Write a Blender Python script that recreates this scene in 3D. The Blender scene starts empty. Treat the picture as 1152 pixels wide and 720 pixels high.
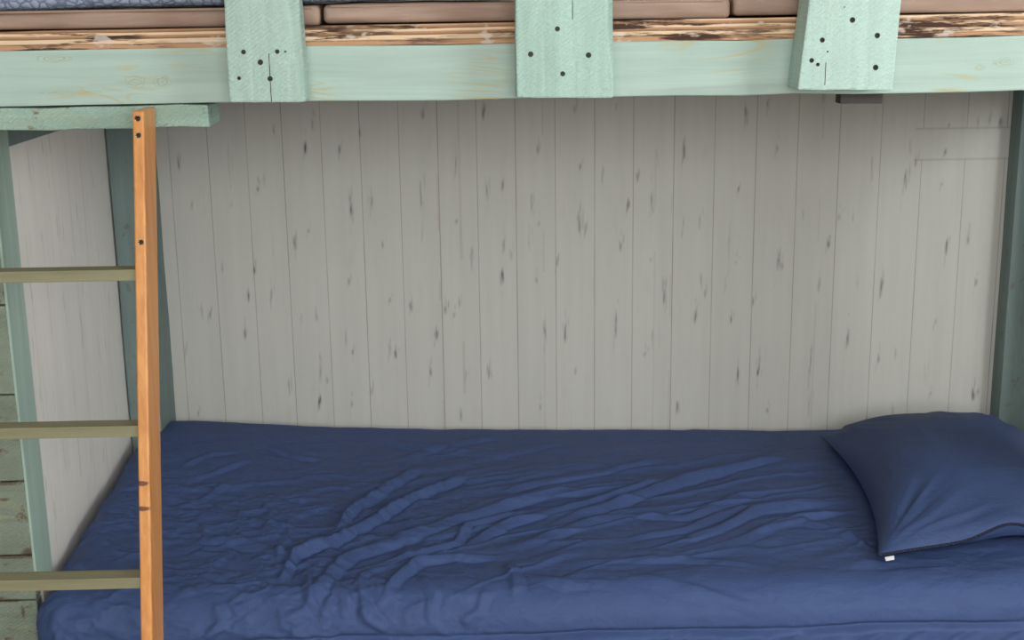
import bpy, bmesh, math, random
import numpy as np
from mathutils import Vector, Matrix

S = bpy.context.scene
C = S.collection
Z0 = 0.42          # height of the lower mattress top above the floor; all coordinates below are relative to it

# ------------------------------------------------------------------ camera
CF, CP, CY, CR, CX_, CY_, CZ_ = 1493.744, 0.2393411, -0.0208264, -0.0140370, 0.8177985, -3.0732603, 1.0222471
F = Vector((-math.sin(CY) * math.cos(CP), math.cos(CY) * math.cos(CP), -math.sin(CP)))
R = F.cross(Vector((0, 0, 1))).normalized(); U = R.cross(F)
R2 = math.cos(CR) * R + math.sin(CR) * U; U2 = -math.sin(CR) * R + math.cos(CR) * U
cam = bpy.data.cameras.new('camera'); co = bpy.data.objects.new('camera', cam); C.objects.link(co)
m = Matrix((R2, U2, -F)).transposed().to_4x4(); m.translation = (CX_, CY_, CZ_ + Z0)
co.matrix_world = m
cam.sensor_width = 36; cam.sensor_fit = 'HORIZONTAL'; cam.lens = 36 * CF / 1152; cam.clip_start = .05
S.camera = co
CAM = np.array([CX_, CY_, CZ_])
def at(px, py, ax, val):
    "the point where the line of sight through a photo pixel meets the plane coordinate[ax] = val"
    d = np.array(F + R2 * (px - 576) / CF - U2 * (py - 360) / CF)
    return CAM + d * (val - CAM[ax]) / d[ax]

# ------------------------------------------------------------------ light
w = bpy.data.worlds.new('World'); S.world = w; w.use_nodes = True
bg = w.node_tree.nodes['Background']; bg.inputs['Color'].default_value = (.80, .90, 1, 1); bg.inputs['Strength'].default_value = 1.0
def area(name, loc, target, sx, sy, power, col):
    l = bpy.data.lights.new(name, 'AREA'); l.shape = 'RECTANGLE'; l.size = sx; l.size_y = sy; l.energy = power; l.color = col
    o = bpy.data.objects.new(name, l); C.objects.link(o); o.location = loc
    o.rotation_euler = (Vector(target) - Vector(loc)).to_track_quat('-Z', 'Y').to_euler(); return o
area('window_daylight', (1.0, -4.52, 1.74), (1.0, -1.0, 0.75), 2.3, .95, 70, (1.0, .985, .96))
area('side_daylight', (3.32, -2.75, 1.68), (0.6, -1.4, 0.8), 1.0, 1.0, 50, (.95, .98, 1.0))
S.view_settings.view_transform = 'Standard'; S.view_settings.look = 'None'
S.view_settings.gamma = 1; S.view_settings.use_curve_mapping = False
S.view_settings.exposure = 0.0

# ------------------------------------------------------------------ noise for shapes
TABLES = {}
def vnoise(x, y, seed=0):
    if seed not in TABLES: TABLES[seed] = np.random.RandomState(seed).rand(256, 256).astype(np.float32)
    T = TABLES[seed]
    xi = np.floor(x).astype(int); yi = np.floor(y).astype(int); fx = x - xi; fy = y - yi
    fx = fx * fx * (3 - 2 * fx); fy = fy * fy * (3 - 2 * fy)
    a = T[yi % 256, xi % 256]; b = T[yi % 256, (xi + 1) % 256]; c = T[(yi + 1) % 256, xi % 256]; d = T[(yi + 1) % 256, (xi + 1) % 256]
    return (a * (1 - fx) + b * fx) * (1 - fy) + (c * (1 - fx) + d * fx) * fy - .5
def fbm(x, y, seed=0, o=4):
    s = 0; a = 1
    for k in range(o): s = s + a * vnoise(x * 2 ** k, y * 2 ** k, seed + k); a *= .5
    return s

# ------------------------------------------------------------------ materials
def srgb(r, g, b):
    f = lambda c: ((c / 255 + .055) / 1.055) ** 2.4 if c > 10 else c / 255 / 12.92
    return (f(r), f(g), f(b), 1)
class Mat:
    def __init__(s, name, rough=.6, spec=.3):
        s.m = bpy.data.materials.new(name); s.m.use_nodes = True; s.t = s.m.node_tree; s.n = s.t.nodes
        s.b = s.n['Principled BSDF']; s.b.inputs['Roughness'].default_value = rough; s.b.inputs['Specular IOR Level'].default_value = spec
        s.tc = s.n.new('ShaderNodeTexCoord')
    def L(s, a, b): s.t.links.new(a, b)
    def coord(s, scale=(1, 1, 1), loc=(0, 0, 0)):
        mp = s.n.new('ShaderNodeMapping'); mp.inputs['Scale'].default_value = scale; mp.inputs['Location'].default_value = loc
        s.L(s.tc.outputs['Object'], mp.inputs['Vector']); return mp.outputs['Vector']
    def noise(s, scale=(1, 1, 1), loc=(0, 0, 0), detail=4, rough=.55, dist=0):
        k = s.n.new('ShaderNodeTexNoise'); k.inputs['Scale'].default_value = 1; k.inputs['Detail'].default_value = detail
        k.inputs['Roughness'].default_value = rough; k.inputs['Distortion'].default_value = dist
        s.L(s.coord(scale, loc), k.inputs['Vector']); return k.outputs['Fac']
    def ramp(s, v, stops, interp='LINEAR'):
        k = s.n.new('ShaderNodeValToRGB'); cr = k.color_ramp; cr.interpolation = interp
        while len(cr.elements) < len(stops): cr.elements.new(.5)
        for e, (p, c) in zip(cr.elements, stops):
            e.position = p; e.color = c if len(c) == 4 else (*c, 1)
        s.L(v, k.inputs['Fac']); return k.outputs['Color']
    def band(s, v, a, b): return s.ramp(v, [(a, (0, 0, 0)), (b, (1, 1, 1))])
    def mix(s, f, a, b, mode='MIX'):
        k = s.n.new('ShaderNodeMix'); k.data_type = 'RGBA'; k.blend_type = mode
        for i, v in ((0, f), (6, a), (7, b)):
            if isinstance(v, (int, float)): k.inputs[i].default_value = v
            elif isinstance(v, tuple): k.inputs[i].default_value = v
            else: s.L(v, k.inputs[i])
        return k.outputs[2]
    def math(s, op, a, b=0.0, c=None):
        k = s.n.new('ShaderNodeMath'); k.operation = op
        for i, v in enumerate((a, b, c)):
            if v is None: continue
            if isinstance(v, (int, float)): k.inputs[i].default_value = v
            else: s.L(v, k.inputs[i])
        return k.outputs[0]
    def sep(s, vec=None):
        k = s.n.new('ShaderNodeSeparateXYZ'); s.L(vec or s.tc.outputs['Object'], k.inputs[0]); return k.outputs
    def color(s, c):
        if isinstance(c, tuple): s.b.inputs['Base Color'].default_value = c
        else: s.L(c, s.b.inputs['Base Color'])
    def bump(s, v, dist=.001, strength=1):
        k = s.n.new('ShaderNodeBump'); k.inputs['Distance'].default_value = dist; k.inputs['Strength'].default_value = strength
        s.L(v, k.inputs['Height']); s.L(k.outputs[0], s.b.inputs['Normal'])
    def spot(s, p, rad, soft=.4):
        k = s.n.new('ShaderNodeVectorMath'); k.operation = 'SUBTRACT'; s.L(s.tc.outputs['Object'], k.inputs[0]); k.inputs[1].default_value = p
        j = s.n.new('ShaderNodeVectorMath'); j.operation = 'DIVIDE'; s.L(k.outputs[0], j.inputs[0]); j.inputs[1].default_value = rad
        l = s.n.new('ShaderNodeVectorMath'); l.operation = 'LENGTH'; s.L(j.outputs[0], l.inputs[0])
        nz = s.math('MULTIPLY', s.math('SUBTRACT', s.noise((120, 120, 120), detail=2), .5), .9)
        return s.ramp(s.math('ADD', l.outputs['Value'], nz), [(1 - soft, (1, 1, 1)), (1, (0, 0, 0))])

def paint(name, axis, base=(186, 214, 196), knots=(), wear=.0, rough_sawn=False, seed=0, grain=.5, chips=()):
    "thin mint paint over softwood, grain running along axis (0 = x, 2 = z)"
    k = Mat(name, .55, .3); g = [38, 38, 38]; g[axis] = 1.6; g = tuple(g); l = (seed * 3.1, seed * 1.7, seed * 2.3)
    c = srgb(*base); d = tuple(v * .83 for v in c[:3]) + (1,)
    n = k.noise(g, l, 5, .6, .6); col = k.mix(k.band(n, .42, .68), c, d)
    wash = k.noise((5, 5, 5), l, 3); col = k.mix(k.math('MULTIPLY', k.band(wash, .45, .75), .35), col, tuple(v * 1.12 for v in c[:3]) + (1,))
    g2 = [7, 7, 7]; g2[axis] = 1.3
    fig = k.noise(tuple(g2), (l[0] + 4, l[1], l[2]), 3, .5, 1.6)
    fig = k.math('SINE', k.math('MULTIPLY', fig, 95)); fig = k.band(fig, .35, 1.0)
    msk = k.band(k.noise((5, 5, 7), (l[0] + 9, 0, 0), 2), .53, .66)
    col = k.mix(k.math('MULTIPLY', k.math('MULTIPLY', fig, msk), grain), col, srgb(176, 168, 128))
    for p, r in knots:
        kn = k.spot(p, r, .8); rg = k.band(k.math('SINE', k.math('MULTIPLY', kn, 13)), -.2, .9)
        col = k.mix(k.math('MULTIPLY', k.math('MULTIPLY', rg, k.band(kn, .02, .2)), .6), col, srgb(150, 150, 114))
    for p, r in chips: col = k.mix(k.math('MULTIPLY', k.spot(p, r, .5), .8), col, srgb(92, 74, 56))
    if wear:
        wn = k.noise((26, 26, 26), (l[0], 7, 1), 5, .7); g3 = [60, 60, 60]; g3[axis] = 9
        w2 = k.noise(tuple(g3), l, 3); f = k.math('MULTIPLY', k.band(wn, .57, .63), k.band(w2, .45, .55))
        col = k.mix(k.math('MULTIPLY', f, wear), col, srgb(104, 88, 66))
    k.color(col)
    h = k.math('MULTIPLY', n, 1.0)
    if rough_sawn:
        r = k.noise((130, 60, 230), l, 3, .6, .3); h = k.math('ADD', h, k.math('MULTIPLY', r, 1.4))
        mp = k.n.new('ShaderNodeMapping'); mp.inputs['Rotation'].default_value = (0, math.radians(35), 0); k.L(k.tc.outputs['Object'], mp.inputs['Vector'])
        wv = k.n.new('ShaderNodeTexWave'); wv.bands_direction = 'Z'; wv.inputs['Scale'].default_value = 58; wv.inputs['Distortion'].default_value = 3.0
        wv.inputs['Detail'].default_value = 2; k.L(mp.outputs[0], wv.inputs['Vector'])
        h = k.math('ADD', h, k.math('MULTIPLY', wv.outputs['Fac'], .35)); k.bump(h, .0019, .85)
    else: k.bump(h, .0012, .5)
    return k.m

M = {}; D_ = .9734
BC = (.99, -D_ + .019, .9085)
KN = [(tuple(float(c - b) for c, b in zip(at(px, py, 1, -D_), BC)), r_) for px, py, r_ in ((152, 92, (.016, .03, .010)), (183, 92, (.014, .03, .010)), (186, 88, (.006, .03, .005)), (1130, 70, (.018, .03, .007)), (1102, 76, (.010, .03, .006)), (60, 66, (.03, .03, .006)), (80, 104, (.05, .03, .003)))]
M['beam'] = paint('mint_beam', 0, (168, 190, 181), seed=1, grain=.95, knots=KN)
M['step'] = paint('mint_step', 0, (154, 180, 168), wear=.75, rough_sawn=True, seed=4, grain=.3)
M['guard'] = [paint('mint_guard_%s' % n, 2, b, rough_sawn=True, seed=s_, grain=.12) for n, b, s_ in (('a', (170, 196, 186), 5), ('b', (168, 197, 187), 8), ('c', (178, 204, 196), 12))]
M['post'] = paint('green_post', 2, (114, 132, 130), wear=.5, seed=15, grain=.1)
CRK = [((float(at(px, py, 1, -.84)[0]), .0, float(at(px, py, 1, -.84)[2])), r_) for px, py, r_ in ((8, 544, (.030, .02, .0045)), (32, 622, (.014, .02, .012)), (12, 627, (.05, .02, .0035)), (6, 676, (.035, .02, .005)), (26, 688, (.004, .02, .016)), (4, 562, (.012, .02, .004)))]
M['board'] = paint('green_board', 0, (132, 144, 130), wear=1.0, rough_sawn=True, seed=19, grain=.5, chips=CRK)
M['jamb'] = paint('mint_jamb', 2, (166, 190, 178), seed=21, grain=.1)
def simple(name, c, rough=.6, spec=.3, metal=0, bump=None):
    k = Mat(name, rough, spec); n = k.noise((40, 40, 40), detail=3)
    k.color(k.mix(k.band(n, .35, .7), tuple(v * .88 for v in srgb(*c)[:3]) + (1,), srgb(*c))); k.b.inputs['Metallic'].default_value = metal
    if bump: k.bump(n, bump)
    return k.m
M['hole'] = simple('bored_wood', (92, 70, 54), .9, .1)
M['raw'] = simple('raw_pine', (226, 190, 150), .7, .2)
M['steel'] = simple('screw_steel', (56, 62, 58), .5, .5, .8)
M['dark_block'] = simple('weathered_block', (82, 78, 76), .85, .1, bump=.002)
M['floor'] = simple('floor_vinyl', (150, 140, 125), .5)
M['plain_wall'] = simple('painted_wall', (205, 203, 196), .8)
M['ceiling'] = simple('ceiling_paint', (225, 224, 220), .8)
M['white_frame'] = simple('window_paint', (230, 230, 226), .4)
M['ticking'] = simple('mattress_ticking', (190, 190, 188), .9)
M['tag'] = simple('white_tag', (225, 225, 222), .8)
M['zip'] = simple('zip_tape', (34, 40, 62), .7)
g = Mat('window_glass', .02, .5); g.b.inputs['Transmission Weight'].default_value = 1; g.b.inputs['IOR'].default_value = 1.45; g.color((.95, 1, .98, 1)); M['glass'] = g.m

# orange varnished rail
k = Mat('orange_varnished_pine', .38, .45)
n = k.noise((90, 90, 3.0), detail=5, rough=.6, dist=.5); col = k.mix(k.band(n, .38, .7), srgb(212, 148, 84), srgb(190, 122, 62))
col = k.mix(k.math('MULTIPLY', k.band(k.noise((30, 30, 6)), .58, .7), .45), col, srgb(222, 166, 102))
M['rail'] = k; M['rail_col'] = col; k.bump(n, .0005, .4)
# khaki rung
k = Mat('khaki_paint', .5, .35); n = k.noise((3, 60, 60), detail=4)
k.color(k.mix(k.band(n, .4, .7), srgb(136, 133, 106), srgb(122, 118, 92))); k.bump(n, .0006, .4); M['rung'] = k.m
# plywood edge: plies run along x, stacked in z
k = Mat('plywood', .8, .15)
x, y, z = k.sep(); wob = k.math('MULTIPLY', k.math('SUBTRACT', k.noise((3, 3, 3), detail=3), .5), .006)
t = k.math('ADD', k.math('DIVIDE', k.math('ADD', z, wob), .034), .5)
lt, dk, md = srgb(220, 192, 162), srgb(134, 100, 76), srgb(184, 144, 112)
col = k.ramp(t, [(0, md), (.16, md), (.18, dk), (.24, lt), (.40, lt), (.42, dk), (.56, md), (.60, lt), (.68, lt), (.70, dk), (.84, md), (.9, lt)])
st = k.math('MULTIPLY', k.band(k.noise((7, 7, 90), detail=5, rough=.7), .49, .57), k.band(k.noise((2.6, 2, 3), (1.3, 0, 0), detail=2), .42, .52))
col = k.mix(st, col, srgb(72, 52, 44)); pale = k.band(k.noise((26, 20, 60), (3, 1, 0), detail=4), .60, .67)
col = k.mix(k.math('MULTIPLY', pale, .6), col, srgb(214, 200, 190)); k.color(col)
k.bump(k.noise((20, 20, 400), detail=3), .0012, .8); M['ply'] = k.m
# cushion
k = Mat('brown_vinyl', .55, .35); n = k.noise((5, 5, 40), detail=4, rough=.6)
k.color(k.mix(k.band(n, .35, .7), srgb(150, 126, 112), srgb(168, 142, 126))); k.bump(n, .004, .5); M['cushion'] = k.m
# quilt: pale squiggled stitching on blue-grey
k = Mat('blue_grey_quilt', .9, .1)
v = k.n.new('ShaderNodeTexVoronoi'); v.feature = 'DISTANCE_TO_EDGE'; v.inputs['Scale'].default_value = 1
wp = k.n.new('ShaderNodeTexNoise'); wp.inputs['Scale'].default_value = 60
mx = k.mix(.35, k.coord((75, 75, 75)), wp.outputs['Color'], 'ADD'); k.L(mx, v.inputs['Vector'])
lines = k.band(v.outputs['Distance'], .03, .16)
k.color(k.mix(lines, srgb(104, 114, 136), srgb(150, 162, 184))); k.bump(v.outputs['Distance'], .004, .8); M['quilt'] = k.m
# navy cotton
def navy(name, c):
    k = Mat(name, .55, .16); n = k.noise((3, 3, 3), detail=2)
    k.color(k.mix(k.band(n, .3, .7), tuple(v * .93 for v in srgb(*c)[:3]) + (1,), srgb(*c)))
    k.b.inputs['Sheen Weight'].default_value = .0; k.b.inputs['Sheen Roughness'].default_value = .45
    a = k.noise((26, 60, 26), detail=5, rough=.62, dist=1.2); r = k.math('ABSOLUTE', k.math('SUBTRACT', a, .5))
    weave = k.noise((900, 900, 900), detail=1)
    k.bump(k.math('ADD', r, k.math('MULTIPLY', weave, .05)), .006, .5); return k.m
M['sheet'] = navy('navy_cotton', (66, 84, 128)); M['pillow'] = navy('navy_pillowcase', (62, 79, 119))

def wallpaper(name, base, tint, darkmul=1.0):
    "printed planks: the print itself (seams and knots) is a vertex attribute, the rest noise"
    k = Mat(name, .75, .2); a = k.n.new('ShaderNodeAttribute'); a.attribute_name = 'print'
    r = k.n.new('ShaderNodeSeparateColor'); k.L(a.outputs['Color'], r.inputs[0])
    c = srgb(*base); col = k.mix(k.band(k.noise((45, 45, 2.2), detail=4), .35, .7), c, tuple(v * .94 for v in c[:3]) + (1,))
    blot = k.band(k.noise((30, 30, 8), detail=4), .6, .75); col = k.mix(k.math('MULTIPLY', blot, .12), col, srgb(150, 132, 130))
    fib = k.noise((420, 420, 26), detail=3)
    mk = k.math('MULTIPLY', r.outputs[0], k.math('MULTIPLY_ADD', k.band(fib, .40, .60), .65, .35))
    col = k.mix(mk, col, srgb(*tint)); col = k.mix(k.math('MULTIPLY', r.outputs[1], .55), col, srgb(116, 98, 80)); k.color(col)
    k.bump(k.noise((160, 160, 40), detail=3), .0006, .35); return k.m
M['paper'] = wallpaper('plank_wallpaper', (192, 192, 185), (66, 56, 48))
M['paper_lit'] = wallpaper('plank_wallpaper_lit', (232, 229, 222), (108, 98, 92))  # lit copy of the plank paper: colours lightened to imitate light on the left wall

# ------------------------------------------------------------------ object helpers
def link(name, bm, mats, parent=None, origin=None, smooth=False, kind=None, slots=None):
    me = bpy.data.meshes.new(name)
    vs = np.array([v.co[:] for v in bm.verts])
    if origin is None: origin = tuple((vs.min(0) + vs.max(0)) / 2)
    bmesh.ops.translate(bm, verts=bm.verts, vec=-Vector(origin)); bm.to_mesh(me); bm.free()
    for mm in (mats if isinstance(mats, (list, tuple)) else [mats]): me.materials.append(mm)
    if smooth:
        for p in me.polygons: p.use_smooth = True
    o = bpy.data.objects.new(name, me); C.objects.link(o)
    place(o, origin, parent)
    if kind: o['kind'] = kind
    return o
WORLD = {}
def place(o, origin, parent):
    wloc = Vector(origin) + Vector((0, 0, Z0))
    if parent: o.parent = parent; o.location = wloc - WORLD[parent.name]
    else: o.location = wloc
    WORLD[o.name] = wloc
def thing(name, loc, label, cat, group=None):
    o = bpy.data.objects.new(name, None); C.objects.link(o); o.location = Vector(loc) + Vector((0, 0, Z0)); WORLD[o.name] = o.location.copy()
    o.empty_display_size = .1; tag(o, label, cat, group); return o
def tag(o, label, cat, group=None):
    o['label'] = label; o['category'] = cat
    if group: o['group'] = group
def box(bm, lo, hi, bev=0, seg=2):
    r = bmesh.ops.create_cube(bm, size=1); v = r['verts']
    for q in v: q.co = Vector([lo[i] + (q.co[i] + .5) * (hi[i] - lo[i]) for i in range(3)])
    if bev: bmesh.ops.bevel(bm, geom=list({e for q in v for e in q.link_edges}), offset=bev, segments=seg, profile=.6, affect='EDGES')
def prism(bm, outline, y0, y1, bev=0):
    "outline in (x, z), extruded from y0 to y1"
    a = [bm.verts.new((x, y0, z)) for x, z in outline]; b = [bm.verts.new((x, y1, z)) for x, z in outline]; n = len(a)
    fs = [bm.faces.new(a), bm.faces.new(b[::-1])] + [bm.faces.new((a[i], b[i], b[(i + 1) % n], a[(i + 1) % n])) for i in range(n)]
    bmesh.ops.recalc_face_normals(bm, faces=fs)
    if bev: bmesh.ops.bevel(bm, geom=list({e for f in fs for e in f.edges}), offset=bev, segments=2, affect='EDGES')
def rough_up(bm, cuts, amp, seed, fr=14):
    "saw a long timber into short lengths and nudge its edges so it is not ruler straight"
    rs = random.Random(seed)
    L_ = [e for e in bm.edges if e.calc_length() > .06]
    bmesh.ops.subdivide_edges(bm, edges=L_, cuts=cuts, use_grid_fill=True)
    for v in bm.verts:
        x, y, z = v.co
        for i in range(3):
            a = v.co[(i + 1) % 3] * fr; b = v.co[(i + 2) % 3] * fr
            v.co[i] += amp * float(fbm(np.array(a + 31.7 * i + seed + 50), np.array(b + 40), seed + i, 3))
def cyl(bm, p0, p1, r, seg=20, r1=None):
    p0, p1 = Vector(p0), Vector(p1); d = p1 - p0
    mt = Matrix.Translation((p0 + p1) / 2) @ d.to_track_quat('Z', 'Y').to_matrix().to_4x4()
    bmesh.ops.create_cone(bm, cap_ends=True, segments=seg, radius1=r, radius2=r if r1 is None else r1, depth=d.length, matrix=mt)
def bore(o, holes, extra=None, sink=False):
    "cut real screw holes (world-relative centres, radius, depth, direction +y) and thin checks into a timber"
    bm = bmesh.new(); off = WORLD[o.name] - Vector((0, 0, Z0))
    for (c, r, dp, dr) in holes:
        c = Vector(c) - off; dr = Vector(dr).normalized(); cyl(bm, c - dr * .004, c + dr * dp, r, 18)
    nf = len(bm.faces)
    if sink:
        for (c, r, dp, dr) in holes: c = Vector(c) - off; dr = Vector(dr).normalized(); cyl(bm, c - dr * .001, c + dr * .0028, r * 1.5, 18, r * .9)
    for lo, hi in (extra or []): box(bm, Vector(lo) - off, Vector(hi) - off)
    me = bpy.data.meshes.new('cut'); bm.to_mesh(me); bm.free(); me.materials.append(M['hole'])
    me.materials.append(M['raw'])
    for p in me.polygons: p.material_index = 1 if sink and p.index >= nf else 0
    cu = bpy.data.objects.new('cut', me); C.objects.link(cu); cu.matrix_world = Matrix.Identity(4)
    par, loc = o.parent, o.location.copy(); o.parent = None; o.location = (0, 0, 0)
    md = o.modifiers.new('b', 'BOOLEAN'); md.operation = 'DIFFERENCE'; md.object = cu; md.solver = 'EXACT'; md.use_self = True; md.material_mode = 'TRANSFER'
    bpy.context.view_layer.update(); dg = bpy.context.evaluated_depsgraph_get()
    nm = bpy.data.meshes.new_from_object(o.evaluated_get(dg)); o.modifiers.clear(); nm.name = o.name; o.data = nm
    bpy.data.objects.remove(cu); o.parent = par; o.location = loc
def screw(parent, c, r, dr=(0, 1, 0), deep=.004, slot=True):
    bm = bmesh.new(); c = Vector(c); dr = Vector(dr).normalized()
    cyl(bm, c + dr * deep, c + dr * (deep + .003), r * .86, 16, r * .25); s_ = Vector((1, 0, 0))
    q = c + dr * (deep - .0001)
    for k in range(2 if slot else 0):
        a = Vector((0, 0, 1)) if k else s_
        cyl(bm, q - a * r * .5, q + a * r * .5, r * .13, 6)
    return link('screw', bm, M['steel'], parent)

# ------------------------------------------------------------------ room shell
FL = -Z0; CE = 2.35 - Z0
def shell(name, lo, hi, mat, holes=None):
    bm = bmesh.new(); box(bm, lo, hi); return link(name, bm, mat, kind='structure')
shell('floor', (-1.1, -4.7, FL - .1), (3.5, .1, FL), M['floor'])
shell('ceiling', (-1.1, -4.7, CE), (3.5, .1, CE + .1), M['ceiling'])
shell('wall_outer', (-1.1, -4.7, FL), (-1.0, -.84, CE), M['plain_wall'])
for nm, (x0, x1, y0, y1), wn, hor in (('wall_right', (3.4, 3.5, -4.7, -.2), 'window_2', False), ('wall_front', (-1.0, 3.4, -4.7, -4.6), 'window_1', True)):
    bm = bmesh.new(); za, zb = (.80, 1.84) if hor else (.74, 1.80)
    if hor: a, b = -.2, 2.2; parts = [((x0, y0, FL), (a, y1, CE)), ((b, y0, FL), (x1, y1, CE)), ((a, y0, FL), (b, y1, za)), ((a, y0, zb), (b, y1, CE))]
    else: a, b = -3.28, -2.22; parts = [((x0, y0, FL), (x1, a, CE)), ((x0, b, FL), (x1, y1, CE)), ((x0, a, FL), (x1, b, za)), ((x0, a, zb), (x1, b, CE))]
    for lo, hi in parts: box(bm, lo, hi)
    link(nm, bm, M['plain_wall'], kind='structure')
    bm = bmesh.new()
    if hor:
        for lo, hi in (((a, -4.66, za), (a + .05, -4.62, zb)), ((b - .05, -4.66, za), (b, -4.62, zb)), ((a + .05, -4.66, za), (b - .05, -4.62, za + .05)), ((a + .05, -4.66, zb - .05), (b - .05, -4.62, zb)), (((a + b) / 2 - .02, -4.66, za + .05), ((a + b) / 2 + .02, -4.62, zb - .05))): box(bm, lo, hi)
    else:
        for lo, hi in (((3.43, a, za), (3.47, a + .05, zb)), ((3.43, b - .05, za), (3.47, b, zb)), ((3.43, a + .05, za), (3.47, b - .05, za + .05)), ((3.43, a + .05, zb - .05), (3.47, b - .05, zb))): box(bm, lo, hi)
    wo = link(wn, bm, M['white_frame'], kind='structure')
    bm = bmesh.new()
    if hor: box(bm, (a + .05, -4.643, za + .05), (b - .05, -4.637, zb - .05))
    else: box(bm, (3.447, a + .05, za + .05), (3.453, b - .05, zb - .05))
    link('window_pane', bm, M['glass'], wo)
# bed-end return wall on the right, flush behind the right corner post
shell('wall_end_right', (2.118, -.2, FL), (3.5, 0.0, CE), M['plain_wall'])

# printed plank wallpaper walls
def uvx(px, py): return at(px, py, 1, 0.0)
mid = [197, 240, 283, 323, 366, 409, 452, 495, 538, 581, 625, 669, 712, 757, 802, 848, 894, 940, 986, 1032, 1080]
seams = [float(uvx(px, 262)[0]) for px in mid]
seams = [seams[0] - .178, seams[0] - .089] + seams + [seams[-1] + .094, seams[-1] + .188]
faint = [float(uvx(px, py)[0]) for px, py in ((490, 130), (517, 200), (926, 130), (735, 420), (610, 150), (752, 440))]
MK = []
def mk(o, s, pts):
    for p in pts:
        x, y = p[0] * s + o[0], p[1] * s + o[1]; MK.append((x, y, p[2] if len(p) > 2 else 9, p[3] if len(p) > 3 else .5))
mk((170, 100), .5415, [(57,157,12,.8),(85,242,9,.6),(162,165,50,.35),(166,240,8,.4),(222,208,7,.9),(235,185,14,.35),(255,85,16,.5),(320,122,16,1),(335,75,14,.5),(338,50,10,.5),(392,125,9,.7),(434,92,10,.6),(416,250,26,.9),(457,240,16,.6),(481,324,10,.5),(300,322,18,.9),(327,295,4,.6),(253,330,22,.3),(215,376,9,.8),(202,430,12,1),(250,430,18,.6),(105,462,18,.35),(121,470,10,.7),(148,372,14,.5),(195,510,12,.7),(73,542,9,.6),(343,468,16,.5),(312,480,20,.3),(411,402,9,.6),(405,515,26,.35),(419,547,7,.7),(352,590,30,.6),(366,605,10,.5),(350,650,14,1),(287,620,18,.5),(418,655,10,.6),(458,625,12,.5),(496,540,16,.6),(508,552,9,.8),(541,455,9,.6),(497,438,6,.6),(60,690,9,.5),(98,675,9,.6),(45,590,16,.3)])
mk((460, 100), .5415, [(29,50,14,.7),(155,45,16,1),(345,42,9,.6),(432,35,8,.4),(268,128,9,.7),(97,160,22,.6),(25,225,34,.55),(28,290,36,.3),(162,215,28,.55),(195,200,12,.6),(256,240,20,.6),(270,280,6,.6),(250,310,26,.3),(197,320,18,.6),(212,345,14,.5),(194,392,16,1),(130,350,24,.5),(99,275,6,.5),(354,278,26,.8),(367,290,12,.6),(356,160,8,.5),(402,180,16,.5),(475,183,9,.7),(455,240,12,1),(505,238,24,.6),(517,140,30,.3),(440,326,12,.8),(502,355,5,.5),(308,360,9,.7),(265,397,7,.6),(75,458,10,.7),(95,470,7,.6),(105,445,12,.5),(57,510,12,.9),(45,588,14,.7),(167,588,16,.9),(118,600,18,.3),(283,510,26,.6),(325,505,22,.7),(430,490,36,.6),(532,425,30,.5),(346,587,10,.5),(490,550,6,.7),(505,520,20,.35),(273,660,8,.6),(108,680,18,.5),(3,450,9,.6)])
mk((740, 100), .5414, [(55,125,22,.8),(184,50,20,.9),(230,30,14,.7),(344,20,14,.6),(248,125,10,.6),(168,208,7,.6),(52,290,22,.4),(87,275,16,.5),(302,262,14,.5),(377,265,8,.6),(405,265,12,.4),(354,322,10,1),(445,170,36,.4),(515,190,20,.9),(525,120,16,.4),(536,150,14,.5),(597,130,9,1),(590,198,6,.6),(645,310,14,.6),(600,330,18,.8),(661,402,9,.7),(665,70,12,.4),(690,65,14,.5),(712,70,12,.7),(606,75,5,.5),(732,200,14,.6),(465,405,26,.9),(415,400,20,.3),(335,407,14,.6),(250,360,22,.8),(258,368,9,.8),(163,360,5,.6),(148,320,36,.35),(140,400,28,.3),(90,400,22,.5),(98,425,10,.5),(78,472,20,.9),(152,478,9,.7),(12,430,30,.5),(198,440,12,.5),(395,515,22,.7),(458,560,14,.6),(494,550,16,.4),(555,590,30,.3),(577,485,7,.6),(567,632,6,.7),(655,635,14,.9),(665,630,10,.5),(488,668,14,.5),(433,690,12,.5),(317,570,46,.5),(209,585,20,.9),(166,598,22,.9),(228,667,6,.6),(42,663,14,.9),(315,650,30,.3)])
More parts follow.
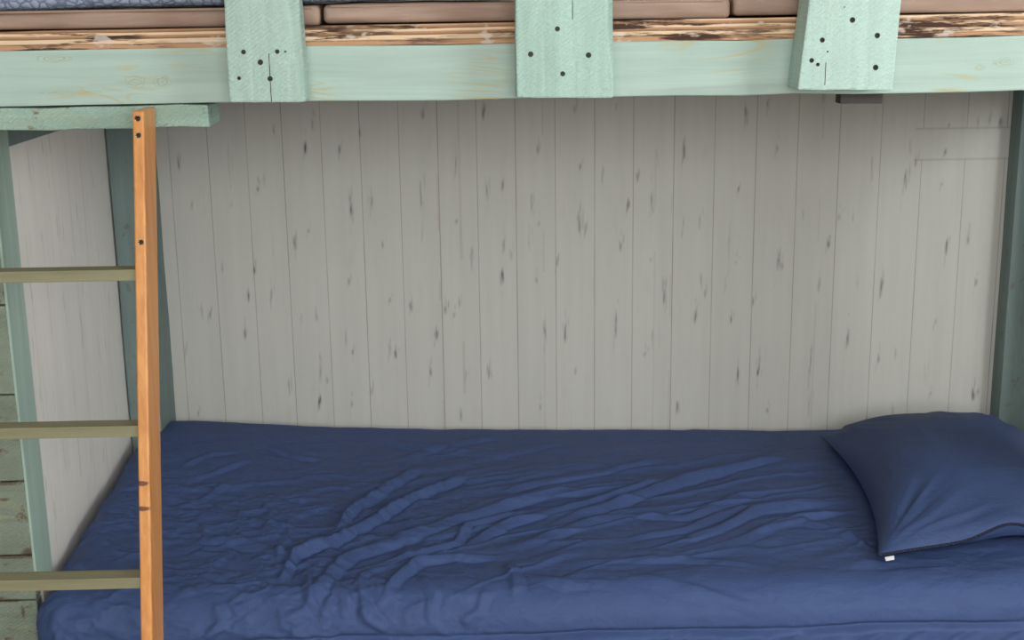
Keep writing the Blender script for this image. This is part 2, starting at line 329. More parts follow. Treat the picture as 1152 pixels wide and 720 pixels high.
def paper_wall(name, us, zs, to3d, seams_, faint_, marks, mat, box_=None, thick=None, jitter=0):
    us = np.unique(np.round(np.concatenate([us] + [np.array([s - .0016, s - .0008, s + .0008, s + .0016]) for s in seams_]), 5))
    u, z = np.meshgrid(us, zs); pr = np.zeros((u.size, 4), np.float32); pr[:, 3] = 1
    A = np.zeros(u.shape); B = np.zeros(u.shape)
    for i, s in enumerate(seams_):
        st = .55 + .45 * np.clip(vnoise(z * 14 + i * 9, z * 0 + i * 5, 3) + .7, 0, 1); line = (np.abs(u - s) < .00095) * st * (1.0 if i % 2 else .8)
        if box_: line = line * ~((u > box_[0]) & (z > box_[1]) & (z < box_[2]))
        B = np.maximum(B, line)
    for s in faint_: B = np.maximum(B, (np.abs(u - s) < .002) * .3 * (vnoise(z * 9 + s * 70, z * 0, 6) > -.05))
    if box_:
        for zz in box_[1:]: B = np.maximum(B, (np.abs(z - zz) < .0022) * (u > box_[0]) * .5)
    for j, (mu, mz, hl, hw, a) in enumerate(marks):
        du = (u - mu - (z - mz) * .04 * ((j % 5) - 2)) / hw; dz = (z - mz) / hl
        sel = (np.abs(dz) < 1.6) & (np.abs(du) < 2.5)
        rag = vnoise(u * 520 + j, z * 70 + j * 3, 9) * .9
        A = np.maximum(A, np.where(sel, a * np.clip(1.25 - np.sqrt(du ** 2 + dz ** 2) + rag, 0, 1), 0))
    pr[:, 0] = A.ravel(); pr[:, 1] = B.ravel()
    co_ = to3d(u.ravel(), z.ravel()); nu, nz = len(us), len(zs)
    idx = np.arange(nu * nz).reshape(nz, nu); q = np.stack([idx[:-1, :-1], idx[:-1, 1:], idx[1:, 1:], idx[1:, :-1]], -1).reshape(-1, 4)
    base = len(co_); th = to3d(np.array([us[0], us[-1], us[-1], us[0]]), np.array([zs[0], zs[0], zs[-1], zs[-1]])) + np.array(thick)
    co_ = np.concatenate([co_, th]); pr = np.concatenate([pr, np.array([[0, 0, 0, 1]] * 4, np.float32)])
    faces = q.tolist() + [[base + 3, base + 2, base + 1, base], [0, *range(1, nu), base + 1, base][::-1] if False else [int(idx[0, 0]), base, base + 1, int(idx[0, -1])][::1]]
    faces += [[int(idx[-1, 0]), int(idx[-1, -1]), base + 2, base + 3], [int(idx[0, 0]), int(idx[-1, 0]), base + 3, base], [int(idx[0, -1]), base + 1, base + 2, int(idx[-1, -1])]]
    me = bpy.data.meshes.new(name); org = co_[base:base + 4].mean(0); me.from_pydata((co_ - org).tolist(), [], faces)
    at_ = me.attributes.new('print', 'FLOAT_COLOR', 'POINT'); at_.data.foreach_set('color', pr.ravel()); me.materials.append(mat); me.update()
    o = bpy.data.objects.new(name, me); C.objects.link(o); place(o, org, None); o['kind'] = 'structure'; return o
marks = []
for i, (px, py, hl, a) in enumerate(MK):
    p = uvx(px, py); hl_m = hl * .5 / 440; hw = .0016 + .0026 * min(1, a) * (1 if hl < 20 else .8); marks.append((p[0], p[2], hl_m, hw, min(1, a * 1.05)))
    if i % 2 == 0: marks.append((p[0] + .004 + .002 * (i % 3), p[2] + .012, hl_m * 1.1, .0011, a * .6))
    if a >= .6:
        marks.append((p[0] - .0035, p[2] - .010, hl_m * 1.7, .0009, a * .45)); marks.append((p[0] + .0015, p[2] + .020, hl_m * 1.5, .0008, a * .45))
pb = uvx(1030, 145)
zz = np.concatenate([[FL, -.3], np.arange(-.1, .93, .0045), [1.1, CE]])
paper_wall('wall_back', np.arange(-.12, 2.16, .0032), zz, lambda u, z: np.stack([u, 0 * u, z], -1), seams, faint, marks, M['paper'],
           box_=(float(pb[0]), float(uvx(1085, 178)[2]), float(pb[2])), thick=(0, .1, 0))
# left return wall: same paper facing right, its brighter lighting put into the base colour
ml = []
for (a, b, hl, s_) in [(24,145,8,.6),(84,158,26,.5),(135,175,30,.4),(165,300,26,.4),(213,285,16,.6),(256,200,14,.6),(118,350,14,.5),(148,385,40,.3),(177,340,14,.5),(252,95,16,.4),(120,105,16,.5),(60,230,20,.3),(200,430,16,.4),(228,480,20,.5),(225,590,26,.5),(90,500,18,.5),(180,540,30,.4),(272,400,16,.4),(300,520,16,.5),(95,640,20,.4),(290,640,16,.4)]:
    p = at(a * .4167, 120 + b * .4167, 0, 0.0); ml.append((p[1], p[2], hl * .0016, .0022, s_))
for (a, b, hl, s_) in [(115,60,14,.5),(150,60,20,.4),(205,60,20,.4),(250,210,20,.4),(155,375,14,.5),(185,250,20,.3),(320,100,14,.4),(285,220,12,.4),(130,300,14,.5)]:
    p = at(a * .4167, 420 + b * .4167, 0, 0.0); ml.append((p[1], p[2], hl * .0016, .0022, s_))
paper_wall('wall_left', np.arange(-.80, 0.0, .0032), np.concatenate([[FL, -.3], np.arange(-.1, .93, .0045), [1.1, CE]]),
           lambda u, z: np.stack([0 * u - .004, u, z], -1), [], [-.70, -.61, -.52, -.43, -.34, -.25, -.16], ml, M['paper_lit'], thick=(-.1, 0, 0))
# horizontally boarded green wall, left of the bed end
bm = bmesh.new(); zs_ = [FL, -.20, float(at(10, 676, 1, -.84)[2]), float(at(20, 625, 1, -.84)[2]), float(at(15, 542, 1, -.84)[2]), .36, .52, .68, .86, 1.04, 1.22, 1.4, 1.6, 1.8, CE]
for a, b in zip(zs_, zs_[1:]): box(bm, (-1.0, -.84, a + .0014), (-.003, -.815, b - .0014), .0025)
box(bm, (-1.0, -.818, FL), (-.104, -.74, CE))
link('wall_boarded', bm, M['board'], kind='structure', origin=(0, -.84, 0))

# ------------------------------------------------------------------ bunk bed frame
D = .9734; ZB, ZT = .866, .951
bunk = thing('bunk_bed', (1.0, -.5, FL), 'mint green painted timber bunk bed frame with three upright guard boards along its upper front', 'bunk bed')
def timber(name, lo, hi, mat, parent=bunk, bev=.003, cuts=8, amp=.0015, seed=0):
    bm = bmesh.new(); box(bm, lo, hi, bev); rough_up(bm, cuts, amp, seed); return link(name, bm, mat, parent)
fb = timber('front_beam', (-.16, -D, ZB), (2.14, -D + .038, ZT), M['beam'], cuts=24, amp=.003, seed=3)
timber('back_beam', (.0, -.139 + .1, ZB), (2.1, -.002, ZT), M['post'], seed=4)
st = timber('step_rail', (-.30, -D + .001, .829), (.392, -.884, .864), M['step'], cuts=16, amp=.004, seed=9, bev=.004)
# corner posts
pl = timber('corner_post', (.000, -.149, FL), (.0695, -.0005, ZB), M['post'], seed=11)
pr_ = timber('corner_post', (2.046, -.06, FL), (2.115, -.0005, ZB), M['post'], seed=12)
timber('corner_post', (2.046, -D + .04, FL), (2.115, -.84, ZB), M['post'], seed=13)
timber('trim_board', (-.003, -.839, -.005), (.002, -.7546, .952), M['jamb'], cuts=6, amp=.0004, seed=14, bev=.001)
# end rails under the deck, running front to back
timber('end_rail', (-.003, -.7546, .7811), (.0015, -.139, ZT), M['post'], cuts=4, amp=.0003, bev=.0008, seed=15)
timber('end_rail', (2.07, -.83, .7811), (2.11, -.139, ZT), M['post'], cuts=4, amp=.001, seed=16)
for x_ in (.55, .98, 1.78): timber('deck_joist', (x_, -D + .04, ZB + .006), (x_ + .038, -.04, ZT), M['post'], cuts=4, amp=.001, seed=17)
a = at(945, 116.5, 1, -D + .045)
bm = bmesh.new(); box(bm, (a[0], -D + .042, a[2] - .001), (a[0] + .0685, -D + .075, ZB + .07), .002); rough_up(bm, 4, .001, 5)
link('support_block', bm, M['dark_block'], bunk)['label'] = 'dark weathered timber end showing under the front beam'
# plywood deck, slightly thicker to the right where its worn top layer lifts
bm = bmesh.new(); prism(bm, [(-.14, ZT), (2.12, ZT), (2.12, ZT + .036), (-.14, ZT + .0275)], -D + .001, -.002, .0008); rough_up(bm, 20, .0012, 7)
link('plywood_deck', bm, M['ply'], bunk)
# lower bed base
bm = bmesh.new(); box(bm, (.105, -.93, -.235), (1.985, -.145, -.205), .003); link('bed_base', bm, M['step'], bunk)
for y_ in (-.90, -.17): timber('base_rail', (.105, y_ - .019, -.33), (1.985, y_ + .019, -.2352), M['post'], seed=21, cuts=6)
timber('base_leg', (.106, -.92, FL), (.17, -.86, -.331), M['post'], seed=22)
timber('base_leg', (1.0, -.92, FL), (1.064, -.86, -.331), M['post'], seed=23)
for x_ in (.106, 1.92): pass

# guard boards
def G(px, py): p = at(px, py, 1, -D - .068); return (float(p[0]), float(p[2]))
def guard(outline, t, mat, seed, holes, small, checks=(), chamfer=()):
    bm = bmesh.new(); prism(bm, outline, -D - t, -D - .0008)
    for fn in chamfer: fn(bm)
    bmesh.ops.bevel(bm, geom=[e for e in bm.edges], offset=.0028, segments=2, profile=.6, affect='EDGES'); rough_up(bm, 7, .0022, seed, 20)
    o = link('guard_board', bm, [mat, M['hole']], bunk)
    hs = []; yf = -D - t
    for px, py, r in holes: p = at(px, py, 1, yf); hs.append(((p[0], yf, p[2]), r, .014, (0, 1, 0)))
    for px, py, r in small: p = at(px, py, 1, yf); hs.append(((p[0], yf, p[2]), r, .006, (0, 1, 0)))
    ex = []
    for (x0, y0, x1, y1) in checks:
        a_ = at(x0, y0, 1, yf); b_ = at(x1, y1, 1, yf); xm = (a_[0] + b_[0]) / 2
        ex.append(((xm - .0006, yf - .004, min(a_[2], b_[2])), (xm + .0006, yf + .006, max(a_[2], b_[2]))))
    bore(o, hs, ex)
    for (c, r, dp, dr), h in zip(hs, holes): screw(o, c, r, deep=.0045)
    return o
TOP = 1.27
l0, l1 = G(258, 115), G(343, 114.5); u0, u1 = G(252, 0), G(334, 0)
def ext(a_, b_): return (a_[0] + (b_[0] - a_[0]) * (TOP - a_[1]) / (b_[1] - a_[1]), TOP)
T1 = .068
def wane(x0, x1, zt, zb_):
    "a planed-off corner along the board's front right edge: cut by a slanted plane"
    def f(bm):
        nrm = Vector((x1 - x0, 0, 0)).normalized()
        p = Vector((x0, -D - T1, zt)); n = (Vector((1, -.55, .08)) if zb_ is None else Vector((1, -.8, 0))).normalized()
        r = bmesh.ops.bisect_plane(bm, geom=bm.verts[:] + bm.edges[:] + bm.faces[:], plane_co=p, plane_no=n, clear_outer=True)
        ed = [e for e in r['geom_cut'] if isinstance(e, bmesh.types.BMEdge)]; bmesh.ops.contextual_create(bm, geom=ed)
    return f
w0 = G(328, 30); w1 = G(325, 90)
guard([l0, l1, ext(l1, u1), ext(l0, u0)], T1, M['guard'][0], 31,
      [(274, 58.5, .0036), (293, 70, .0042), (312, 58, .0034), (304, 88.5, .0040)], [(321, 58, .0016), (269, 88, .0028)],
      [(304, 92, 306, 118), (303, 60, 303.5, 87)], [wane(w0[0], 0, w0[1], None)])
guard([G(581, 110.5), G(689.5, 110), (G(691, 0)[0], TOP), (G(581, 0)[0], TOP)], T1, M['guard'][1], 33,
      [(627, 32.5, .0038), (597, 61, .0042), (662, 62, .0042), (633, 83, .0038)], [], [(643, -10, 645, 22)], [wane(G(683, 50)[0], 0, 1, None)])
r0, r1 = G(896.5, 100.5), G(1003.5, 101.5); v0, v1 = G(909.5, 0), G(1013.5, 0)
guard([r0, r1, ext(r1, v1), ext(r0, v0)], .072, M['guard'][2], 35,
      [(959, 22.5, .0042), (925, 45, .0038), (987, 40, .0042), (913, 68, .0036), (985, 76, .0042)], [(920, 72.6, .0028), (931, 58, .0014), (950, 8, .001)], [(929, 70, 928, 96)])

# ------------------------------------------------------------------ upper bunk: cushions and quilt
def soft_box(name, x0, x1, y0, y1, z0, z1, R_, mat, seed, amp, parent=None, slope=0):
    "rounded upholstered block as one closed skin"
    bm = bmesh.new(); box(bm, (x0, y0, z0), (x1, y1, z1), R_, 5)
    bmesh.ops.subdivide_edges(bm, edges=[e for e in bm.edges if e.calc_length() > .05], cuts=34, use_grid_fill=True)
    for v in bm.verts:
        x, y, z = v.co; a_ = float(fbm(np.array(x * 9 + seed), np.array(z * 46 + y * 5), seed, 3))
        v.co.y += amp * a_ * (1 if y < (y0 + y1) / 2 else -1)
        v.co.z += amp * .5 * float(fbm(np.array(x * 7.0 + 3), np.array(y * 7.0 + seed), seed + 5, 3)) * (1 if z > (z0 + z1) / 2 else 0)
    for v in bm.verts: v.co.z += slope * max(0, v.co.x - .08) * (v.co.z - z0) / (z1 - z0)
    return link(name, bm, mat, parent, smooth=True)
zc = ZT + .037
cu = [(-.10, .5705, .0275, 1.0062, 'left'), (.5755, 1.2105, .031, 1.0143, 'middle'), (1.2155, 2.03, .0345, 1.036, 'right')]
lab = {'left': 'tan brown seat cushion at left end of upper deck, under the blue-grey quilt', 'middle': 'tan brown seat cushion in the middle of the upper deck, behind the centre guard board', 'right': 'tan brown seat cushion at right end of upper deck, behind the rightmost guard board'}
for i, (a_, b_, dz, zt, nm) in enumerate(cu):
    z_b = ZT + .0275 + .0085 * (b_ + .14) / 2.26 + .0006
    o = soft_box('cushion', a_, b_, -D + .018 + .004 * i, -.32, z_b, zt if nm == 'left' else zt, .010, M['cushion'], 40 + i, .006, slope=.0145 if nm == 'left' else 0)
    tag(o, lab[nm], 'cushion', 'brown cushions on the upper deck')
    bm = bmesh.new(); zs2 = z_b + .026
    cyl(bm, (a_ + .012, -D + .0185 + .004 * i, zs2), (b_ - .012, -D + .0185 + .004 * i, zs2 + .001), .0022, 8)
    link('piping', bm, M['cushion'], o)
# quilt: folded, lies over the left cushion and part of the middle one, its front fold hanging just past the edge
xs = np.linspace(-.13, .87, 190); prof = []
for k_ in range(40):
    t = k_ / 39 * 2 * math.pi; prof.append((math.cos(t), math.sin(t)))
bm = bmesh.new(); rings = []
for x in xs:
    zl = 1.0082 + max(0, x - .08) * .0145 + .0025 * float(fbm(np.array(x * 9.0), np.array(1.0), 61)); 
    if x < .03: zl -= max(0, .03 - x) * .02
    th = .052 + .006 * float(fbm(np.array(x * 6.0), np.array(4.0), 66)); ring = []
    e = min(1, max(.05, (x + .13) / .03), max(.05, (.87 - x) / .03)) ** .5
    for c_, s_ in prof:
        yy = -.62 + (abs(c_) ** .12 * math.copysign(1, c_)) * .345
        zz_ = zl + th / 2 + (abs(s_) ** .5 * math.copysign(1, s_)) * th / 2 * e
        zz_ = max(zz_, 1.0072 + .0145 * max(0, x - .08) if x < .571 else 1.0165)
        if yy > -.935: zz_ = max(zz_, zl + .001)
        ring.append(bm.verts.new((x, yy + .003 * float(fbm(np.array(x * 20.), np.array(zz_ * 40), 70)), zz_)))
    rings.append(ring)
for r_a, r_b in zip(rings, rings[1:]):
    for i in range(40): bm.faces.new((r_a[i], r_a[(i + 1) % 40], r_b[(i + 1) % 40], r_b[i]))
bm.faces.new(rings[0][::-1]); bm.faces.new(rings[-1])
bmesh.ops.recalc_face_normals(bm, faces=bm.faces)
qo = link('quilt', bm, M['quilt'], smooth=True); tag(qo, 'blue-grey quilt with pale squiggled stitching folded over the upper left cushions', 'quilt')

# ------------------------------------------------------------------ lower mattress and navy sheet
RD = .066; X0, X1, Y0, Y1 = .004, 2.04, -.925, -.004     # outer faces of the sheeted mattress
ins = (X0 + RD, X1 - RD, Y0 + RD, Y1 - RD)
def drape(s, t):
    "unrolled sheet coordinates to the skin of a rounded block; returns position and outward normal"
    cx_ = np.clip(s, ins[0], ins[1]); cy_ = np.clip(t, ins[2], ins[3]); ex, ey = s - cx_, t - cy_
    l = np.hypot(ex, ey); nx = np.where(l > 1e-9, ex / np.maximum(l, 1e-9), 0); ny = np.where(l > 1e-9, ey / np.maximum(l, 1e-9), 0)
    q = RD * math.pi / 2; a_ = np.minimum(l, q) / RD; dn = np.minimum(np.maximum(l - q, 0), .15)
    P = np.stack([cx_ + nx * RD * np.sin(a_), cy_ + ny * RD * np.sin(a_), -RD * (1 - np.cos(a_)) - dn], -1)
    N = np.stack([nx * np.sin(a_), ny * np.sin(a_), np.cos(a_)], -1); return P, N, l
def unroll(px, py):
    "photo pixel to unrolled coordinates on the mattress top or its front face"
    p = at(px, py, 2, 0.0)
    if p[1] > ins[2]: return p[0], p[1]
    best = None
    for fv_ in np.linspace(0, RD * 1.5708 + .09, 120):       # march round the front edge until the pixel is met
        a_ = min(fv_, RD * 1.5708) / RD; yy = ins[2] - RD * math.sin(a_); zz_ = -RD * (1 - math.cos(a_)) - max(0, fv_ - RD * 1.5708)
        p = at(px, py, 1, yy); e_ = abs(p[2] - zz_)
        if best is None or e_ < best[0]: best = (e_, p[0], ins[2] - fv_)
    return best[1], best[2]
FOLDS = [  # polyline in the photo, half width (m), height (m)
 ([(287,710),(300,706),(343,684),(374,645),(395,628),(443,615),(504,593),(547,580),(617,558),(700,552)], .011, .0085),
 ([(326,626),(374,617),(426,595),(460,572),(504,553),(547,535)], .012, .010),
 ([(374,612),(391,590),(417,568),(456,543),(470,535)], .010, .0085),
 ([(400,645),(469,628),(512,615),(530,594),(569,583),(610,574)], .010, .006),
 ([(517,619),(569,594),(634,576),(700,558),(760,545)], .012, .008),
 ([(620,596),(680,575),(741,555),(803,538),(852,522),(890,514)], .013, .0075),
 ([(569,626),(634,603),(700,585),(762,588),(815,571),(877,551)], .011, .0055),
 ([(741,620),(795,604),(844,579),(934,565)], .012, .007),
 ([(700,610),(760,603),(800,585),(850,572)], .010, .005),
 ([(835,607),(875,592),(940,576)], .011, .005),
 ([(430,676),(443,654),(469,637),(500,632),(560,630)], .009, .008),
 ([(404,706),(409,680),(404,655),(416,642)], .009, .005),
 ([(582,676),(578,655),(566,640)], .010, .006),
 ([(440,715),(415,700),(405,680)], .010, .007),
 ([(310,655),(328,628),(372,615)], .010, .008),
 ([(308,640),(312,615),(295,598),(270,594)], .010, .006),
 ([(215,615),(255,610),(300,618),(330,632)], .012, .005),
 ([(205,560),(235,552),(270,540),(285,535)], .007, .004),
 ([(200,585),(235,572),(262,556)], .008, .004),
 ([(205,545),(240,530),(275,528)], .007, .0035),
 ([(290,592),(320,600),(326,612)], .008, .005),
 ([(420,506),(470,515),(560,520),(640,505)], .012, .004),
 ([(440,530),(520,508),(570,500)], .010, .004),
 ([(300,520),(340,528),(372,530)], .010, .004),
 ([(560,560),(600,550),(680,535),(760,520)], .012, .006),
 ([(800,620),(860,600),(900,590),(960,600)], .010, .0035),
 ([(950,600),(970,612),(985,622)], .009, .005),
 ([(640,640),(700,634),(760,632),(860,638)], .008, .003),
 ([(230,720),(250,700),(243,672)], .010, .005),
 ([(520,700),(540,685),(545,665)], .010, .005),
 ([(345,640),(350,668),(372,700)], .009, .005),
 ([(372,650),(392,672),(396,700)], .009, .005),
 ([(470,650),(490,670),(488,700)], .010, .0045),
 ([(600,652),(640,662),(700,660)], .012, .0035),
 ([(700,650),(800,672),(860,682)], .012, .0025),
]
ns, nt = 780, 480
sv = np.linspace(X0 + RD - RD * 1.5708 - .12, X1 - RD + RD * 1.5708 + .12, ns); tv = np.linspace(Y0 + RD - RD * 1.5708 - .125, Y1 - RD + RD * 1.5708 + .09, nt)
s, t = np.meshgrid(sv, tv); P, N, l = drape(s, t)
h = np.zeros_like(s)
wx = s + .026 * fbm(s * 5, t * 5, 80, 2); wy = t + .026 * fbm(s * 5 + 50, t * 5, 84, 2)
for fi, (pts, wd, ht) in enumerate(FOLDS):
    q = [unroll(*p) for p in pts]; best = np.full(s.shape, 9.); side = np.zeros_like(s); along = np.zeros_like(s); tot = 0
    seg = [math.dist(q[i], q[i + 1]) for i in range(len(q) - 1)]; T_ = sum(seg)
    for (ax_, ay_), (bx_, by_), sl in zip(q, q[1:], seg):
        ux, uy = (bx_ - ax_) / sl, (by_ - ay_) / sl; k_ = np.clip((wx - ax_) * ux + (wy - ay_) * uy, 0, sl)
        dx, dy = wx - ax_ - ux * k_, wy - ay_ - uy * k_; d = np.hypot(dx, dy); mk_ = d < best
        best = np.where(mk_, d, best); side = np.where(mk_, dx * -uy + dy * ux, side); along = np.where(mk_, (tot + k_) / T_, along); tot += sl
    taper = np.clip(np.minimum(along, 1 - along) * 5, 0, 1); taper = taper * taper * (3 - 2 * taper)
    wd = wd * (.62 + .5 * (vnoise(along * 2.6 + fi * 3.3, along * 0, 171) + .5)); e = side / wd + .3 * fbm(s * 12, t * 12, 175 + fi, 2); sharp = np.where(e > 0, e / .75, e / 1.6)
    h += ht * 1.2 * (.65 + .7 * (vnoise(along * 3 + fi * 7.1, along * 0 + 2, 172) + .5)) * np.exp(-sharp ** 2 * (best < 6 * wd)) * np.where(best < 6 * wd, np.exp(-np.maximum(0, best - np.abs(side)) ** 2 / wd ** 2), 0) * (.12 + .88 * taper) * (along > -1)
    h -= ht * .38 * np.exp(-((e + 2.3) / .5) ** 2) * np.where(best < 6 * wd, 1, 0) * taper
# tension wrinkles running up to the right, stronger to the front and left
ang = math.radians(24); ru = s * math.cos(ang) + t * math.sin(ang); rv = -s * math.sin(ang) + t * math.cos(ang)
rid = 1 - 2 * np.abs(fbm(ru * 2.6 + 10, rv * 19 + 1.1 * fbm(s * 3, t * 3, 90), 91, 2)) * 1.6
mid_ = np.clip((s - .45) / .3, 0, 1) * np.clip((1.62 - s) / .1, 0, 1) * np.clip((-.15 - t) / .15, 0, 1) * np.clip((t + .92) / .08, 0, 1)
h += .0052 * np.clip(rid, 0, 1) ** 2 * mid_
cr = 1 - 2 * np.abs(fbm(s * 11 + 5 + t * 5, t * 15 - s * 4, 101, 4)) * 1.5; lf = np.clip((.95 - s) / .4, 0.12, 1) * np.clip((-.25 - t) / .2, 0, 1)
h += .0062 * np.clip(cr, 0, 1) ** 1.5 * lf
h += .0020 * (1 - 2 * np.abs(fbm(s * 14 + 9, t * 24, 111, 3))) + .006 * fbm(s * 3.2, t * 4, 121, 3)
# the front face: smooth strip, then a gathered hem line with puckers below
fv = ins[2] - t; hem = RD * 1.5708 + .010
wob = .006 * fbm(s * 4, s * 0 + 3, 131, 3)
h -= .007 * np.exp(-((fv - hem - wob) / .005) ** 2) * (.4 + 1.2 * (vnoise(s * 9, s * 0, 133) + .5)) * np.clip((s - .2) / .2, 0, 1)
h += .011 * np.clip((fv - hem - wob) / .01, 0, 1) * (.5 + fbm(s * 20 + (fv) * 30, fv * 7, 141, 3)) * (s > -9)
h *= np.clip((Y1 - .005 - t) / .05 + .2, .15, 1) * np.clip((s - X0 + .04) / .05, .1, 1) * np.clip((X1 - s) / .05, .1, 1)
sag = (np.clip(.040 * (1 - P[..., 0] / 1.55), 0, 1) + .022 * np.exp(-(P[..., 0] / .42) ** 2)) * np.clip(1 + P[..., 2] * 8, 0, 1) * np.clip((P[..., 1] + .85) / .7, 0, 1)     # fuller at the left back, lower at the right
P = P + N * h[..., None]; P[..., 2] += sag
P[..., 0] = np.clip(P[..., 0], np.where(P[..., 1] < -.85, -.012, .0035), 2.0445); P[..., 1] = np.minimum(P[..., 1], -.0015)
# notches for the corner posts: the sheet is pushed in round them
for (px0, px1, sgn) in ((-.1, .0725, 1),):
    inside = (P[..., 0] < px1) & (P[..., 0] > px0) & (P[..., 1] > -.152)
    if sgn == 1:
        toX = px1 - P[..., 0]; toY = P[..., 1] + .152
        P[..., 0] = np.where(inside & (toX < toY), px1, P[..., 0]); P[..., 1] = np.where(inside & (toX >= toY), -.152, P[..., 1])
idx = np.arange(ns * nt).reshape(nt, ns); fq = np.stack([idx[:-1, :-1], idx[:-1, 1:], idx[1:, 1:], idx[1:, :-1]], -1).reshape(-1, 4)
mb = thing('mattress', (1.0, -.465, -.2045), 'navy sheeted mattress on the lower bunk, rumpled in the middle', 'mattress')
me = bpy.data.meshes.new('fitted_sheet'); org = np.array([1.0, -.465, -.06]); me.from_pydata((P.reshape(-1, 3) - org).tolist(), [], fq.tolist())
me.polygons.foreach_set('use_smooth', [True] * len(me.polygons)); me.materials.append(M['sheet']); me.update()
so = bpy.data.objects.new('fitted_sheet', me); C.objects.link(so); place(so, org, mb)
bm = bmesh.new(); box(bm, (.112, -.905, -.2045), (1.975, -.15, -.02), .03, 4); link('mattress_core', bm, M['ticking'], mb, smooth=True)

# ------------------------------------------------------------------ pillow
def pillow():
    n = 130; u, v = np.meshgrid(np.linspace(-1, 1, n), np.linspace(-1, 1, n))
    FLc = np.array([1.528, -.835]); BLc = np.array([1.592, -.160]); BRc = np.array([2.035, -.165]); FRc = np.array([2.03, -.775])
    a_, b_ = (u + 1) / 2, (v + 1) / 2
    x = (FLc[0] * (1 - a_) + FRc[0] * a_) * (1 - b_) + (BLc[0] * (1 - a_) + BRc[0] * a_) * b_
    y = (FLc[1] * (1 - a_) + FRc[1] * a_) * (1 - b_) + (BLc[1] * (1 - a_) + BRc[1] * a_) * b_
    x += np.where(u < 0, .035, -.0) * (1 - v ** 2) * np.abs(u) ** 3
    y += np.where(v < 0, .030, -.012) * (1 - u ** 2) * np.abs(v) ** 3
    prof = (np.clip(1 - np.abs(u) ** 2.6, 0, 1) * np.clip(1 - np.abs(v) ** 2.3, 0, 1)) ** .62
    prof = prof * (1 + .22 * v)
    lift = .004 + .030 * np.exp(-((u - .06) / .25) ** 2) * np.clip(-v, 0, 1) ** 6 + .010 * np.clip(v, 0, 1) ** 3 * (u > -.8)
    # creases fanning from the corners
    h_ = np.zeros_like(u)
    for (cu_, cv_) in ((-1, -1), (-1, 1), (1, -1), (1, 1)):
        du, dv = (u - cu_) * .24, (v - cv_) * .33; r_ = np.hypot(du, dv); th_ = np.arctan2(dv, du)
        h_ += .0034 * np.exp(-((r_ - .12) / .10) ** 2) * (1 - 2 * np.abs(fbm(th_ * 5 + cu_ * 7 + 20, r_ * 5 + 3, 151, 2)) * 1.7)
    h_ += .004 * np.clip(1 - 2 * np.abs(fbm(u * 1.6 + v * .8 + 5, v * 1.1 - u * .4 + 5, 155, 3)) * 1.5, 0, 1)
    h_ *= np.clip((1 - np.abs(u)) * 9, 0, 1) * np.clip((1 - np.abs(v)) * 9, 0, 1)
    top = lift + prof * .100 + h_; bot = lift + .0005 - .0 * prof
    base = .004
    # press the underside onto the sheet
    bot = np.minimum(lift, lift * .4 + .0) * (1 - prof) + 0.0 * prof; bot = np.where((np.abs(u) == 1) | (np.abs(v) == 1), top, bot)
    V = np.concatenate([np.stack([x, y, top + base + .012], -1).reshape(-1, 3), np.stack([x, y, bot + base + .010], -1).reshape(-1, 3)])
    i_ = np.arange(n * n).reshape(n, n); q1 = np.stack([i_[:-1, :-1], i_[:-1, 1:], i_[1:, 1:], i_[1:, :-1]], -1).reshape(-1, 4); q2 = q1[:, ::-1] + n * n
    V[:, 0] = np.minimum(V[:, 0], np.where(V[:, 1] > -.145, 2.042, 2.3)); V[:, 0] = np.minimum(V[:, 0], 2.043)
    bm = bmesh.new(); vs = [bm.verts.new(p) for p in V.tolist()]
    for f in q1.tolist() + q2.tolist():
        try: bm.faces.new([vs[k] for k in f])
        except ValueError: pass
    bmesh.ops.remove_doubles(bm, verts=bm.verts, dist=.0004)
    return bm, V[:n * n].reshape(n, n, 3)
bm, PT = pillow()
po = link('pillow', bm, M['pillow'], smooth=True); tag(po, 'navy cotton pillow lying at the right end of the lower bunk', 'pillow')
# piped front seam and the small white tag at the corner
bm = bmesh.new(); edge = PT[0]
for p, q in zip(edge[:-1:2], edge[2::2]):
    cyl(bm, p, q, .0028, 8)
link('seam_piping', bm, M['zip'], po, smooth=True)
e0, e1 = PT[0][3], PT[0][9]; bm = bmesh.new()
dv = (e1 - e0) / np.linalg.norm(e1 - e0); a_ = e0 + np.array([.0, -.004, -.004])
pts = [a_, a_ + dv * .020, a_ + dv * .019 + np.array([0, -.006, -.005]), a_ + dv * .001 + np.array([0, -.006, -.005])]
vv = [bm.verts.new(p) for p in pts] + [bm.verts.new(p + np.array([0, -.0008, .0008])) for p in pts]
for f in ((0, 1, 2, 3), (7, 6, 5, 4), (0, 4, 5, 1), (1, 5, 6, 2), (2, 6, 7, 3), (3, 7, 4, 0)): bm.faces.new([vv[i] for i in f])
bmesh.ops.recalc_face_normals(bm, faces=bm.faces); link('care_tag', bm, M['tag'], po)['label'] = 'small white fabric tag'

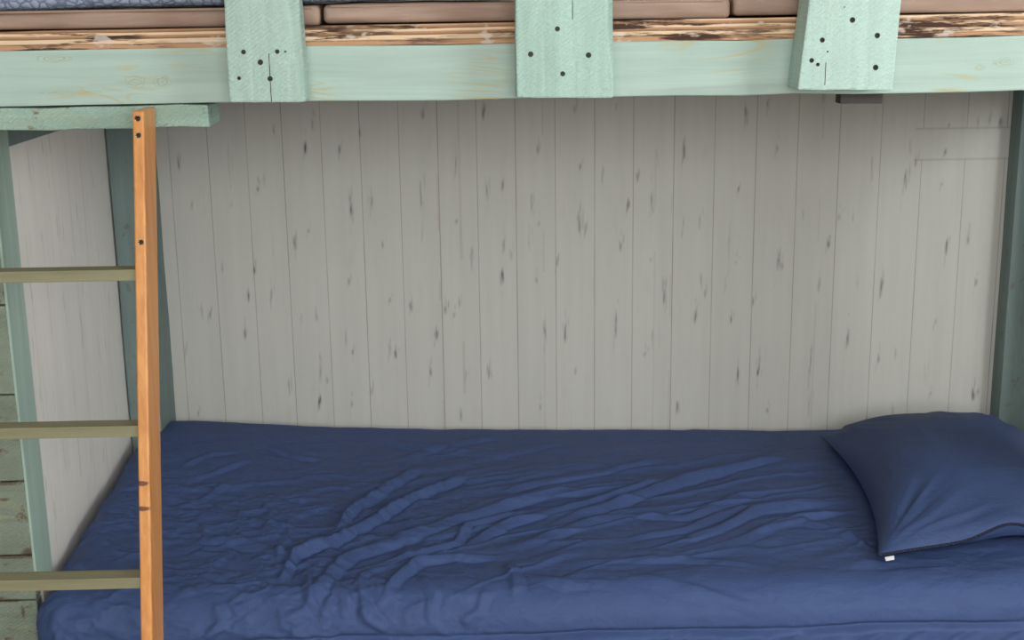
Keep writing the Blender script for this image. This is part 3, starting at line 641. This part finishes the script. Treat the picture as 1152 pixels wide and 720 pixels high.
# ------------------------------------------------------------------ ladder
K = .256; LX = .2945; W, DP = .0172, .074; ZTOP = .8625; YF = -1.0505
def ly(z): return YF - (ZTOP - z) * K
ladder = thing('ladder', (.055, ly(FL), FL), 'orange varnished wooden ladder with khaki green rungs leaning on the bunk front', 'ladder')
k = M['rail']
def rail(x, knots):
    bm = bmesh.new(); vs = []
    z1 = ZTOP; z0 = FL + .0005
    for z in (z0, z1):
        for (dx, dy) in ((0, 0), (W, 0), (W, DP), (0, DP)): vs.append(bm.verts.new((x + dx, ly(z) + dy, z)))
    for f in ((3, 2, 1, 0), (4, 5, 6, 7), (0, 1, 5, 4), (1, 2, 6, 5), (2, 3, 7, 6), (3, 0, 4, 7)): bm.faces.new([vs[i] for i in f])
    bmesh.ops.recalc_face_normals(bm, faces=bm.faces); bmesh.ops.bevel(bm, geom=bm.edges[:], offset=.0028, segments=3, profile=.5, affect='EDGES')
    return bm
bm = rail(LX, 0); o = link('side_rail', bm, [k.m, M['hole']], ladder)
org = WORLD[o.name] - Vector((0, 0, Z0)); col = M['rail_col']
for px, py in ((164, 541), (164, 570)):
    z_ = at(px, py, 0, LX + W * .5)[2]; c_ = (LX + .006 - org.x, ly(z_) - org.y, z_ - org.z)
    col = k.mix(k.math('MULTIPLY', k.spot(c_, (.013, .022, .0042)), .95), col, srgb(96, 54, 34))
k.color(col)
hs = []
for px, py in ((155, 133), (155.5, 152), (158.5, 272.5)):
    # meet the leaning front face
    d_ = np.array(F + R2 * (px - 576) / CF - U2 * (py - 360) / CF)
    tt = (YF - (ZTOP - CAM[2]) * K - CAM[1]) / (d_[1] - K * d_[2]); p = CAM + tt * d_
    hs.append((tuple(p), .0036, .012, (0, 1, -K)))
bore(o, hs, sink=True)
for c_, r, dp, dr in hs: screw(o, c_, r, dr, .0075, False)
bm = rail(-.185 - W, 0); o2 = link('side_rail', bm, k.m, ladder)
for z in (.6315, .4045, .1845, -.0365, -.2575):
    bm = bmesh.new(); yc = ly(z); box(bm, (-.185 - .0005, yc + .002, z - .0175), (LX + .0005, yc + .034, z), .0015); rough_up(bm, 5, .0006, 3)
    link('rung', bm, M['rung'], ladder)
